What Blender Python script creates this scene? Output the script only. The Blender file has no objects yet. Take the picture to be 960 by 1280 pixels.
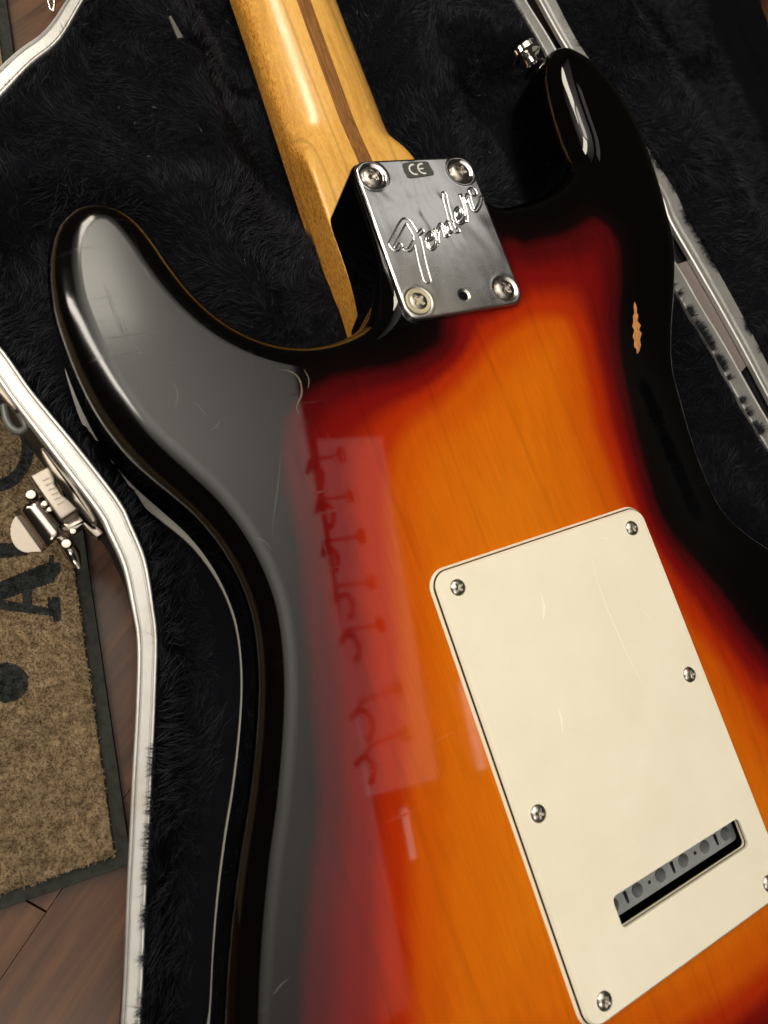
import bpy, bmesh, math, random
import numpy as np
from mathutils import Matrix, Vector
from mathutils.geometry import delaunay_2d_cdt
rnd = random.Random(7); rng = np.random.default_rng(7)
SC = bpy.context.scene; COL = SC.collection
MM = 0.001

# ------------------------------------------------------------------ camera
def rodr(w):
    w = np.array(w); th = np.linalg.norm(w); k = w/th
    K = np.array([[0,-k[2],k[1]],[k[2],0,-k[0]],[-k[1],k[0],0]])
    return np.eye(3)+math.sin(th)*K+(1-math.cos(th))*K@K
R = rodr((-3.2321429,0.4917403,-0.6415478)); TV = np.array((20.322,-103.0356,252.928)); F = 844.99
CAM = -R.T@TV
cam = bpy.data.cameras.new('camera'); co = bpy.data.objects.new('camera', cam); COL.objects.link(co)
M = Matrix(((R[0][0],-R[1][0],-R[2][0],CAM[0]*MM),(R[0][1],-R[1][1],-R[2][1],CAM[1]*MM),(R[0][2],-R[1][2],-R[2][2],CAM[2]*MM),(0,0,0,1)))
co.matrix_world = M
cam.sensor_fit = 'HORIZONTAL'; cam.sensor_width = 36; cam.lens = F/960*36
cam.clip_start = 0.01; cam.clip_end = 20
cam.dof.use_dof = True; cam.dof.focus_distance = 0.272; cam.dof.aperture_fstop = 18
SC.camera = co
# ------------------------------------------------------------------ light
SC.view_settings.view_transform = 'Standard'; SC.view_settings.look = 'None'
SC.view_settings.exposure = -0.24; SC.view_settings.gamma = 1
w = bpy.data.worlds.new('World'); SC.world = w; w.use_nodes = True
w.node_tree.nodes['Background'].inputs[0].default_value = (1.0,.86,.68,1)
w.node_tree.nodes['Background'].inputs[1].default_value = 0.03
def area(name, loc, size, power, color, target=None, rz=0, spread=180):
    l = bpy.data.lights.new(name, 'AREA'); l.shape = 'RECTANGLE'; l.size, l.size_y = size[0]*MM, size[1]*MM
    l.energy = power; l.color = color; l.spread = math.radians(spread)
    o = bpy.data.objects.new(name, l); COL.objects.link(o); o.location = Vector(loc)*MM
    if target is not None:
        o.rotation_euler = (Vector(target)-Vector(loc)).to_track_quat('-Z','Y').to_euler()
    else: o.rotation_euler = (0,0,math.radians(rz))
    return o
area('ceiling_fill', (-200,330,520), (240,240), 13.5, (1,.94,.85), target=(-190,340,1000))  # added light thrown upward for a graded pool on the ceiling
area('low_ceiling_fill', (-230,-380,450), (240,240), 4, (1,.94,.86), target=(-220,-390,1000))  # added second light, lifts the lower end of the ceiling pool
area('wall_reflection_panel', (98,-120,450), (74,356), 0.07, (1,.86,.80), rz=-10.5)  # unseen panel standing in for the lit wall mirrored in the lacquer
area('horn_sheen_fill', (-60,560,900), (160,240), 1.1, (1,.92,.78))  # added panel, brightens the grey sheen over the horn
area('window_lamp', (-190,900,880), (230,340), 4.6, (1,.90,.74), target=(0,0,0))
area('side_lamp', (-640,315,620), (110,760), 6.0, (1,.92,.8), target=(-110,-60,0))
area('plate_fill', (640,590,900), (290,350), 0.26, (1,.95,.88))  # added panel for the neck plate to reflect
area('diffuse_fill', (-420,-620,700), (160,160), 1.9, (1,.93,.82), target=(0,-120,0))  # added fill for diffuse light, kept out of the flat reflections
area('reflection_sliver', (157,-268,450), (11,88), 0.0105, (1,.88,.80), rz=-8)  # added sliver panel, mirrored as a bright streak beside the cover
area('reflection_sliver_low', (57,-335,450), (7,46), 0.0028, (1,.88,.80), rz=-8)  # second added sliver, a smaller mirrored streak

# ------------------------------------------------------------------ helpers
def at(u, v, z):
    d = R.T@np.array([(u-480)/F,(v-640)/F,1.]); q = CAM+d*(z-CAM[2])/d[2]
    return (float(q[0]), float(q[1]), z)
def atl(l, z): return [at(a,b,z)[:2] for a,b in l]
def empty(name, loc=(0,0,0)):
    o = bpy.data.objects.new(name, None); COL.objects.link(o); o.location = Vector(loc)*MM; o.empty_display_size = .02
    return o
def tag(o, label=None, cat=None, group=None, kind=None):
    if label: o['label'] = label
    if cat: o['category'] = cat
    if group: o['group'] = group
    if kind: o['kind'] = kind
    return o
def mesh(name, V, Fc, mat, parent=None, smooth=True, loc=None):
    me = bpy.data.meshes.new(name)
    V = np.asarray(V, float)*MM
    me.from_pydata(V.tolist(), [], [list(map(int,f)) for f in Fc]); me.update()
    if smooth: me.polygons.foreach_set('use_smooth', [True]*len(me.polygons))
    o = bpy.data.objects.new(name, me); COL.objects.link(o)
    if mat: me.materials.append(mat)
    if parent: o.parent = parent
    if loc is not None: o.location = Vector(loc)*MM
    return o
def from_bm(name, bm, mat, parent=None, smooth=False, loc=None, sharp=40):
    me = bpy.data.meshes.new(name); bmesh.ops.recalc_face_normals(bm, faces=bm.faces[:])
    bmesh.ops.scale(bm, vec=(MM,MM,MM), verts=bm.verts[:]); bm.to_mesh(me); bm.free()
    if smooth:
        me.polygons.foreach_set('use_smooth', [True]*len(me.polygons)); me.set_sharp_from_angle(angle=math.radians(sharp))
    me.materials.append(mat); o = bpy.data.objects.new(name, me); COL.objects.link(o)
    if parent: o.parent = parent
    if loc is not None: o.location = Vector(loc)*MM
    return o
def prism(name, pts, z1, z0, mat, parent=None, bev=0.4, smooth=True, loc=None, seg=2):
    """solid from a plan outline between two heights, edges bevelled"""
    bm = bmesh.new(); vs = [bm.verts.new((p[0],p[1],z0)) for p in pts]; f = bm.faces.new(vs)
    r = bmesh.ops.extrude_face_region(bm, geom=[f]); nv = [g for g in r['geom'] if isinstance(g, bmesh.types.BMVert)]
    for v in nv: v.co.z = z1
    bmesh.ops.recalc_face_normals(bm, faces=bm.faces[:])
    if bev: 
        es = [e for e in bm.edges if (e.verts[0].co.z == z1 and e.verts[1].co.z == z1)]
        bmesh.ops.bevel(bm, geom=es, offset=bev, segments=seg, affect='EDGES', profile=.5)
    return from_bm(name, bm, mat, parent, smooth, loc)
def tube(name, pts, r, mat, parent=None, n=8, closed=False, loc=None):
    P = [Vector(p) for p in pts]; V=[];Fc=[]; m=len(P)
    rr = r if hasattr(r,'__len__') else [r]*m
    up = Vector((0,0,1))
    for i,p in enumerate(P):
        t = (P[min(i+1,m-1)]-P[max(i-1,0)]).normalized()
        a = t.cross(up); a = a.normalized() if a.length>1e-4 else Vector((1,0,0)); b = a.cross(t).normalized()
        for k in range(n):
            c = 2*math.pi*k/n; q = p+(a*math.cos(c)+b*math.sin(c))*rr[i]; V.append(q[:])
    for i in range(m-1):
        for k in range(n): Fc.append((i*n+k,i*n+(k+1)%n,(i+1)*n+(k+1)%n,(i+1)*n+k))
    Fc.append(tuple(range(n))); Fc.append(tuple(reversed(range((m-1)*n,m*n))))
    return mesh(name, V, Fc, mat, parent, loc=loc)
def lathe(name, prof, mat, parent, loc, axis=(0,0,1), n=40):
    V=[];Fc=[]; q = Vector((0,0,1)).rotation_difference(Vector(axis)); m=len(prof)
    for (r_,z_) in prof:
        for k in range(n):
            c=2*math.pi*k/n; V.append((q@Vector((r_*math.cos(c),r_*math.sin(c),z_)))[:])
    for i in range(m-1):
        for k in range(n): Fc.append((i*n+k,i*n+(k+1)%n,(i+1)*n+(k+1)%n,(i+1)*n+k))
    Fc.append(tuple(reversed(range(n)))); Fc.append(tuple(range((m-1)*n,m*n)))
    o = mesh(name, V, Fc, mat, parent, loc=loc); o.data.set_sharp_from_angle(angle=math.radians(35)); return o
def catmull(P, step, closed=False):
    P = np.array(P, float); n=len(P); out=[]
    for i in range(n if closed else n-1):
        p0,p1,p2,p3 = (P[(i-1)%n],P[i],P[(i+1)%n],P[(i+2)%n]) if closed else (P[max(i-1,0)],P[i],P[i+1],P[min(i+2,n-1)])
        k = max(1,int(round(np.linalg.norm((p2-p1)[:2])/step)))
        for j in range(k):
            t=j/k; out.append(.5*((2*p1)+(-p0+p2)*t+(2*p0-5*p1+4*p2-p3)*t*t+(-p0+3*p1-3*p2+p3)*t**3))
    if not closed: out.append(P[-1])
    return np.array(out)
def nearest(Q, P, closed=True):
    """distance from points Q to polyline P, nearest point, segment index and fraction"""
    A = P; B = np.roll(P,-1,0) if closed else P[1:]
    if not closed: A = P[:-1]
    D = B-A; L = (D**2).sum(1)+1e-12
    best = np.full(len(Q),1e18); bi = np.zeros(len(Q),int); bt=np.zeros(len(Q))
    for s in range(0,len(Q),4000):
        q = Q[s:s+4000]
        t = np.clip(((q[:,None,:]-A[None])*D[None]).sum(2)/L,0,1)
        d = ((A[None]+D[None]*t[...,None]-q[:,None,:])**2).sum(2)
        k = d.argmin(1); ar = np.arange(len(q)); best[s:s+4000]=d[ar,k]; bi[s:s+4000]=k; bt[s:s+4000]=t[ar,k]
    return np.sqrt(best), A[bi]+D[bi]*bt[:,None], bi, bt
def inside(Q, P):
    x,y = Q[:,0],Q[:,1]; c = np.zeros(len(Q),bool); n=len(P)
    for i in range(n):
        x1,y1 = P[i]; x2,y2 = P[(i+1)%n]
        m = (y1>y)!=(y2>y)
        if y1==y2: continue
        c ^= m & (x < (x2-x1)*(y-y1)/(y2-y1)+x1)
    return c
def sdf(Q, P):      # positive inside
    d = nearest(Q,P)[0]; return np.where(inside(Q,P), d, -d)
def sm(a,b,x):
    t = np.clip((x-a)/(b-a),0,1); return t*t*(3-2*t)
_G = rng.random((256,256))
def vnoise(x,y):
    xi=np.floor(x).astype(int); yi=np.floor(y).astype(int); fx=x-xi; fy=y-yi
    fx=fx*fx*(3-2*fx); fy=fy*fy*(3-2*fy); g=lambda a,b:_G[a%256,b%256]
    return (g(xi,yi)*(1-fx)*(1-fy)+g(xi+1,yi)*fx*(1-fy)+g(xi,yi+1)*(1-fx)*fy+g(xi+1,yi+1)*fx*fy)*2-1
def fbm(x,y,o=3):
    s=0;a=1
    for i in range(o): s=s+a*vnoise(x*2**i+i*17.3,y*2**i+i*9.1); a*=.5
    return s

# ------------------------------------------------------------------ materials
def mat(name, color=(.5,.5,.5), rough=.5, metal=0, coat=0, coat_r=.05, spec=.5, build=None):
    m = bpy.data.materials.new(name); m.use_nodes=True; b = m.node_tree.nodes['Principled BSDF']
    b.inputs['Base Color'].default_value=(*color,1); b.inputs['Roughness'].default_value=rough
    b.inputs['Metallic'].default_value=metal; b.inputs['Coat Weight'].default_value=coat
    b.inputs['Coat Roughness'].default_value=coat_r; b.inputs['Specular IOR Level'].default_value=spec
    if build: build(m.node_tree, b)
    return m
class NT:
    def __init__(s, nt): s.nt=nt; s.l=nt.links
    def n(s, t, **k):
        x=s.nt.nodes.new(t)
        for a,b in k.items():
            if a in x.inputs.keys() and not hasattr(x,a): x.inputs[a].default_value=b
            elif hasattr(x,a): setattr(x,a,b)
            else: x.inputs[a.replace('_',' ')].default_value=b
        return x
    def coord(s, scale=(1,1,1), rot=(0,0,0), out='Object'):
        c=s.n('ShaderNodeTexCoord'); m=s.n('ShaderNodeMapping'); m.inputs['Scale'].default_value=scale; m.inputs['Rotation'].default_value=rot
        s.l.new(c.outputs[out], m.inputs[0]); return m.outputs[0]
    def noise(s, vec, scale, detail=4, rough=.55, dist=0):
        x=s.n('ShaderNodeTexNoise'); x.inputs['Scale'].default_value=scale; x.inputs['Detail'].default_value=detail
        x.inputs['Roughness'].default_value=rough; x.inputs['Distortion'].default_value=dist; s.l.new(vec,x.inputs['Vector']); return x.outputs['Fac']
    def ramp(s, fac, stops, interp='LINEAR'):
        x=s.n('ShaderNodeValToRGB'); x.color_ramp.interpolation=interp; e=x.color_ramp.elements
        while len(e)<len(stops): e.new(.5)
        for i,(p,c) in enumerate(stops):
            e[i].position=p; e[i].color=(*c,1) if hasattr(c,'__len__') else (c,c,c,1)
        s.l.new(fac,x.inputs[0]); return x.outputs[0]
    def mix(s, fac, a, b, mode='MIX'):
        x=s.n('ShaderNodeMix'); x.data_type='RGBA'; x.blend_type=mode
        for sock,v in ((x.inputs[0],fac),(x.inputs[6],a),(x.inputs[7],b)):
            if hasattr(v,'is_output') : s.l.new(v,sock)
            elif hasattr(v,'__len__'): sock.default_value=(*v,1)
            else: sock.default_value=v
        return x.outputs[2]
    def bump(s, h, strength, dist, normal=None):
        x=s.n('ShaderNodeBump'); x.inputs['Strength'].default_value=strength; x.inputs['Distance'].default_value=dist; s.l.new(h,x.inputs['Height'])
        if normal: s.l.new(normal,x.inputs['Normal'])
        return x.outputs[0]
    def mapr(s, f, a,b,c,d):
        x=s.n('ShaderNodeMapRange'); s.l.new(f,x.inputs[0])
        for i,v in enumerate((a,b,c,d)): x.inputs[i+1].default_value=v
        return x.outputs[0]

def b_burst(nt,b):
    N=NT(nt); a=N.n('ShaderNodeAttribute'); a.attribute_name='burst'
    v=N.coord((55,9,55)); g1=N.noise(v,6,5,.6,.3); v2=N.coord((260,10,200)); g2=N.noise(v2,5,3,.6)
    v3=N.coord((1,1,1)); g3=N.noise(v3,14,4,.55)
    # soft edge of the sprayed burst
    ad=N.n('ShaderNodeMath'); ad.operation='ADD'; N.l.new(a.outputs['Fac'],ad.inputs[0]); N.l.new(N.mapr(g3,.3,.7,-.07,.07),ad.inputs[1])
    t=N.mapr(ad.outputs[0],-2,4,0,1)
    p=lambda x:(x+2)/6
    c=N.ramp(t,[(p(-1.1),(.0008,.0006,.0006)),(p(-.45),(.0035,.001,.001)),(p(0),(.06,.002,.003)),(p(.45),(.15,.004,.003)),(p(.95),(.34,.022,.002)),(p(1.5),(.47,.078,.002)),(p(2.3),(.54,.118,.003)),(p(3.8),(.57,.142,.004))],'EASE')
    gr=N.ramp(g1,[(.3,.91),(.5,1.0),(.7,1.04)]); c=N.mix(1,c,gr,'MULTIPLY')
    gf=N.ramp(g2,[(.3,.93),(.7,1.05)]); c=N.mix(1,c,gf,'MULTIPLY')
    # a few darker flowing grain lines
    wv=N.n('ShaderNodeTexWave'); wv.wave_type='BANDS'; wv.bands_direction='X'; wv.wave_profile='SIN'
    wv.inputs['Scale'].default_value=11; wv.inputs['Distortion'].default_value=9; wv.inputs['Detail'].default_value=3; wv.inputs['Detail Scale'].default_value=.9
    N.l.new(N.coord((1,.16,1)),wv.inputs['Vector'])
    ln=N.ramp(wv.outputs['Fac'],[(0,.86),(.02,1.0)]); c=N.mix(.7,c,ln,'MULTIPLY')
    N.l.new(c,b.inputs['Base Color'])
    # wear: hazy, finely scuffed lacquer
    h=N.noise(N.coord((1,1,1),(0,0,.6)),22,5,.6); s1=N.noise(N.coord((3,60,3),(0,0,.9)),9,3,.7); s2=N.noise(N.coord((70,3,3),(0,0,.35)),8,3,.7)
    mx=N.n('ShaderNodeMath'); mx.operation='MAXIMUM'; N.l.new(s1,mx.inputs[0]); N.l.new(s2,mx.inputs[1])
    cx=N.n('ShaderNodeTexCoord'); sx=N.n('ShaderNodeSeparateXYZ'); N.l.new(cx.outputs['Object'],sx.inputs[0])
    hm=N.n('ShaderNodeMath'); hm.operation='MULTIPLY'; N.l.new(N.mapr(sx.outputs['X'],-.078,-.105,0,.10),hm.inputs[0]); N.l.new(N.mapr(sx.outputs['Y'],-.085,-.05,0,1),hm.inputs[1]); hz=hm.outputs[0]; r0=N.mapr(h,.4,.75,.03,.075)
    aa=N.n('ShaderNodeMath'); aa.operation='ADD'; N.l.new(r0,aa.inputs[0]); N.l.new(hz,aa.inputs[1]); r1=aa.outputs[0]; r2=N.mapr(mx.outputs[0],.62,.78,0,.22)
    ad2=N.n('ShaderNodeMath'); ad2.operation='ADD'; N.l.new(r1,ad2.inputs[0]); N.l.new(r2,ad2.inputs[1])
    N.l.new(ad2.outputs[0],b.inputs['Coat Roughness'])
    N.l.new(N.bump(N.noise(N.coord(),9,2,.5),.06,.0015),b.inputs['Coat Normal'])
M_body = mat('sunburst_lacquer',rough=.6,coat=1,spec=0,build=b_burst)
def b_maple(nt,b,dark=1.0):
    N=NT(nt); g=N.noise(N.coord((30,2.2,30)),7,5,.6,.6); f=N.noise(N.coord((1400,300,1400)),1,2,.6)
    c=N.ramp(g,[(.3,(.58*dark,.28*dark,.055*dark)),(.5,(.70*dark,.375*dark,.08*dark)),(.7,(.76*dark,.43*dark,.105*dark))])
    c=N.mix(.5,c,N.ramp(f,[(.35,.78),(.6,1.05)]),'MULTIPLY')
    wv=N.n('ShaderNodeTexWave'); wv.bands_direction='X'; wv.inputs['Scale'].default_value=26; wv.inputs['Distortion'].default_value=7; wv.inputs['Detail'].default_value=2
    N.l.new(N.coord((1,.10,1),(0,0,.04)),wv.inputs['Vector']); c=N.mix(.75,c,N.ramp(wv.outputs['Fac'],[(0,.66),(.06,1.0)]),'MULTIPLY')
    # side grain pores
    geo=N.n('ShaderNodeNewGeometry'); sx=N.n('ShaderNodeSeparateXYZ'); N.l.new(geo.outputs['Normal'],sx.inputs[0])
    side=N.mapr(sx.outputs['X'],-.95,-.55,1,0)
    po=N.noise(N.coord((900,330,900)),1.6,2,.7); pm=N.mix(1,N.ramp(po,[(.38,(.60,.42,.25)),(.55,(1,1,1))]),(1,.90,.70),'MULTIPLY')
    c=N.mix(side,c,N.mix(1,c,pm,'MULTIPLY'))
    N.l.new(c,b.inputs['Base Color'])
    N.l.new(N.mapr(N.noise(N.coord((1,1,1)),60,5,.6),.4,.8,.17,.32),b.inputs['Coat Roughness'])
    N.l.new(N.bump(N.noise(N.coord((1,.4,1)),420,2,.5),.25,.0004),b.inputs['Normal'])
M_maple = mat('satin_maple',rough=.5,coat=.9,coat_r=.22,spec=.2,build=b_maple)
def b_walnut(nt,b):
    N=NT(nt); g=N.noise(N.coord((260,9,260)),6,5,.7,.5)
    N.l.new(N.ramp(g,[(.3,(.07,.026,.006)),(.5,(.22,.09,.02)),(.7,(.34,.155,.04))]),b.inputs['Base Color'])
M_walnut = mat('walnut_inlay',rough=.5,coat=.8,coat_r=.25,spec=.2,build=b_walnut)
def b_chrome(nt,b):
    N=NT(nt); sc=N.noise(N.coord((1,1,1)),160,6,.7); bl=N.noise(N.coord(),38,4,.55)
    sp=N.n('ShaderNodeSeparateXYZ'); c=N.n('ShaderNodeTexCoord'); N.l.new(c.outputs['Object'],sp.inputs[0])
    low=N.mapr(sp.outputs['Y'],.006,-.026,0,1)     # the lower half of the plate is worn matt
    wr=N.n('ShaderNodeMath'); wr.operation='MULTIPLY'; N.l.new(low,wr.inputs[0]); N.l.new(N.mapr(bl,.3,.65,.3,1),wr.inputs[1])
    r=N.mapr(wr.outputs[0],0,1,.13,.40); r2=N.mapr(sc,.5,.8,0,.07)
    ad=N.n('ShaderNodeMath'); ad.operation='ADD'; N.l.new(r,ad.inputs[0]); N.l.new(r2,ad.inputs[1]); N.l.new(ad.outputs[0],b.inputs['Roughness'])
    N.l.new(N.mix(wr.outputs[0],(.72,.72,.72),(.50,.47,.43)),b.inputs['Base Color'])
    st=N.noise(N.coord((500,8,8),(0,0,-.15)),3,3,.7)
    n1=N.bump(N.noise(N.coord((1.6,.8,1)),36,2,.5,.4),.38,.002); N.l.new(N.bump(st,.05,.0002,n1),b.inputs['Normal'])
M_chrome = mat('worn_chrome',(.72,.72,.72),.1,1,build=b_chrome)
M_screw = mat('nickel_screw',(.36,.32,.29),.3,1)
M_cscrew = mat('dull_steel_screw',(.46,.42,.37),.3,1)
M_dark = mat('black_void',(.004,.004,.004),.9,spec=.05)
M_button = mat('polished_chrome',(.85,.82,.78),.07,1)
def b_cream(nt,b):
    N=NT(nt); n=N.noise(N.coord(),34,6,.65)
    N.l.new(N.ramp(n,[(.3,(.775,.72,.58)),(.7,(.825,.775,.635))]),b.inputs['Base Color'])
    sc=N.noise(N.coord((90,2,2),(0,0,.5)),6,4,.7)
    N.l.new(N.mapr(sc,.45,.8,.10,.22),b.inputs['Coat Roughness'])
    N.l.new(N.bump(N.noise(N.coord(),14,2,.4),.12,.002),b.inputs['Coat Normal'])
M_cream = mat('aged_cream_plastic',rough=.5,coat=1,coat_r=.14,spec=0,build=b_cream)
M_ply_w = mat('cream_ply_edge',(.80,.71,.52),.45)
M_ply_b = mat('black_ply',(.008,.007,.006),.4)
def b_zinc(nt,b):
    N=NT(nt); n=N.noise(N.coord(),120,4,.6); N.l.new(N.ramp(n,[(.3,(.27,.29,.295)),(.7,(.38,.395,.40))]),b.inputs['Base Color'])
M_zinc = mat('grey_painted_block',rough=.45,spec=.4,build=b_zinc)
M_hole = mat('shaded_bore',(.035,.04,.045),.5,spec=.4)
def b_alu(nt,b):
    N=NT(nt); n=N.noise(N.coord((1,1,1)),70,5,.6); d=N.noise(N.coord(),22,5,.65)
    c=N.mix(N.ramp(d,[(.60,0),(.80,.7)]),(.52,.51,.49),(.34,.27,.19)); N.l.new(c,b.inputs['Base Color'])
    N.l.new(N.mapr(n,.3,.7,.30,.48),b.inputs['Roughness'])
    N.l.new(N.bump(N.noise(N.coord(),900,3,.6),.2,.0002),b.inputs['Normal'])
M_alu = mat('worn_aluminium',(.8,.79,.77),.35,.7,build=b_alu)
M_latch = mat('nickel_latch',(.30,.265,.225),.45,1)
M_latchdk = mat('shiny_nickel',(.42,.37,.32),.16,1)
M_vinyl = mat('black_vinyl',(.012,.012,.013),.5)
M_fur = mat('black_plush_pile',(.012,.0128,.018),.6,spec=.22)
M_furdk = mat('black_plush_backing',(.0045,.0045,.006),.95,spec=.02)
def b_plank(nt,b):
    N=NT(nt); oi=N.n('ShaderNodeObjectInfo'); cc=N.n('ShaderNodeTexCoord'); 
    ad=N.n('ShaderNodeVectorMath'); ad.operation='ADD'; N.l.new(cc.outputs['Object'],ad.inputs[0])
    cb=N.n('ShaderNodeCombineXYZ'); ml=N.n('ShaderNodeMath'); ml.operation='MULTIPLY'; ml.inputs[1].default_value=9; N.l.new(oi.outputs['Random'],ml.inputs[0])
    N.l.new(ml.outputs[0],cb.inputs[0]); N.l.new(ml.outputs[0],cb.inputs[1]); N.l.new(cb.outputs[0],ad.inputs[1])
    mp=N.n('ShaderNodeMapping'); mp.inputs['Scale'].default_value=(2.2,26,10); N.l.new(ad.outputs[0],mp.inputs[0])
    g=N.noise(mp.outputs[0],5,6,.65,.8)
    N.l.new(N.ramp(g,[(.28,(.026,.009,.003)),(.48,(.066,.025,.009)),(.7,(.12,.050,.018))]),b.inputs['Base Color'])
    N.l.new(N.mapr(g,.3,.7,.28,.42),b.inputs['Roughness'])
    N.l.new(N.bump(g,.12,.0006),b.inputs['Normal'])
M_plank = mat('brown_laminate',rough=.35,spec=.28,coat=.2,coat_r=.12,build=b_plank)
def b_rug(nt,b,cols=((.13,.092,.052),(.215,.155,.09),(.28,.205,.122))):
    N=NT(nt); n=N.noise(N.coord(),330,3,.7); m=N.noise(N.coord(),40,4,.6)
    c=N.ramp(n,[(.32,cols[0]),(.5,cols[1]),(.68,cols[2])]); c=N.mix(.7,c,N.ramp(m,[(.3,.75),(.7,1.1)]),'MULTIPLY'); N.l.new(c,b.inputs['Base Color'])
M_rug = mat('tan_pile',rough=.95,spec=.05,build=b_rug)
M_rugdk = mat('charcoal_pile',rough=.95,spec=.05,build=lambda nt,b:b_rug(nt,b,((.008,.009,.009),(.02,.022,.022),(.035,.036,.034))))
M_rubber = mat('grey_rubber_edge',rough=.8,spec=.1,build=lambda nt,b:b_rug(nt,b,((.022,.023,.020),(.034,.036,.031),(.042,.043,.038))))
def b_bare(nt,b):
    N=NT(nt); n=N.noise(N.coord((300,40,300)),5,4,.7); N.l.new(N.ramp(n,[(.3,(.30,.10,.025)),(.5,(.66,.28,.08)),(.7,(.78,.38,.14))]),b.inputs['Base Color'])
M_bare = mat('bare_alder',rough=.7,build=b_bare)
M_tab = mat('grey_ribbon',(.07,.07,.055),.6)

# ------------------------------------------------------------------ floor and rug
FZ = -96
floor = tag(empty('floor',(0,0,FZ)), kind='structure')
pd = math.atan2(0.62,0.78)   # planks run up to the right
ux,uy = math.cos(pd),math.sin(pd)
base_pl = at(58,1140,FZ)
W=118
bmq=None
proto=None
for i in range(-4,6):
    for j in range(-2,2):
        if proto is None:
            pts=[(-300,0.1),(300,0.1),(300,W-.1),(-300,W-.1)]
            o=prism('plank',pts,0,-8,M_plank,floor,bev=.1,smooth=False); proto=o.data
        else:
            o=bpy.data.objects.new('plank',proto); COL.objects.link(o); o.parent=floor
        off=(j+.5)*600.6+(i%3)*190
        x=base_pl[0]-uy*i*W+ux*off; y=base_pl[1]+ux*i*W+uy*off
        o.location=Vector((x,y,0))*MM; o.rotation_euler=(0,0,pd)
tag(prism('subfloor',[(-900,-900),(900,-900),(900,900),(-900,900)],-9,-14,M_dark,floor,bev=0),kind='structure')

RZ=-88
rug = tag(empty('door_mat',at(60,900,FZ)),'tan door mat with charcoal lettering and grey rubber edge lying on the wood floor','door mat')
RO=Vector((rug.location[0]/MM,rug.location[1]/MM,FZ))
a0=Vector(at(104,661,RZ-2)[:2]); a1=Vector(at(165,1081,RZ-2)[:2]); b1=Vector(at(0,1138,RZ-2)[:2])
dn=(a1-a0).normalized(); dl=(b1-a1).normalized()
corner=a1; up_=corner-dn*520; left_=dl*420
outer=[corner,corner+left_,corner+left_-dn*520,up_]
cross=lambda a,b:a[0]*b[1]-a[1]*b[0]
mid=sum(outer,Vector((0,0)))/4
def inset(P,d):
    c=P[0]; i=(-dn+dl)  # oblique corner offset
    s=abs(cross(dn,dl)); q=c+(-dn+dl)*(d/s)
    return [q,q+dl*(400),q+dl*400-dn*500,q-dn*500]
sub=lambda P:[(p[0]-RO[0],p[1]-RO[1]) for p in P]
o=prism('rubber_edge',sub(outer),RZ-2-FZ,.05,M_rubber,rug,bev=.8)
inn=inset(outer,5.2)
prism('pile_base',sub(inn),RZ-FZ,RZ-2.1-FZ,M_rug,rug,bev=.8)
# letters of the mat, laid in as darker pile (reads bottom to top)
def px2m(l): return sub([at(a,b,RZ)[:2] for a,b in l])
def ring(cx,cy,rx,ry,wd,a0_,a1_,n=26):
    o_=[];i_=[]
    for k in range(n+1):
        a=math.radians(a0_+(a1_-a0_)*k/n); o_.append((cx+rx*math.cos(a),cy+ry*math.sin(a))); i_.append((cx+(rx-wd)*math.cos(a),cy+(ry-wd)*math.sin(a)))
    return o_+i_[::-1]
LET=[]
LET.append(('letter_a',[[(75,703),(75,716),(69,722),(68,727),(2,750),(-40,752),(-40,737),(-2,728),(60,703),(62,694),(67,694),(67,703)],
    [(68,746),(75,747),(76,776),(67,778),(66,770),(-40,757),(-40,744),(4,750),(60,760),(60,748)],
    [(28,728),(39,724),(40,757),(28,756)]]))
LET.append(('letter_o',[ring(-6,560,48,55,15,-100,100)]))
LET.append(('letter_stroke',[[(-40,680),(33,678),(34,694),(-40,702)]]))
LET.append(('letter_dot',[[(8+27*math.cos(k*.3927)*(1+.04*(k%2)),853+25*math.sin(k*.3927)) for k in range(16)]]))
letter_polys=[]
for nm,ps in LET:
    bm=bmesh.new()
    for k,pp in enumerate(ps):
        P=px2m(pp); letter_polys.append(np.array([(a+RO[0],b+RO[1]) for a,b in P]))
        P2=P
        vs=[bm.verts.new((p[0],p[1],RZ-FZ-.5)) for p in P2]; f=bm.faces.new(vs)
        r_=bmesh.ops.extrude_face_region(bm,geom=[f])
        for g in r_['geom']:
            if isinstance(g,bmesh.types.BMVert): g.co.z=RZ-FZ+.35+.06*k
    from_bm(nm.replace('letter_a','letter').replace('letter_o','letter').replace('letter_stroke','letter').replace('letter_dot','letter'),bm,M_rugdk,rug)

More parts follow.
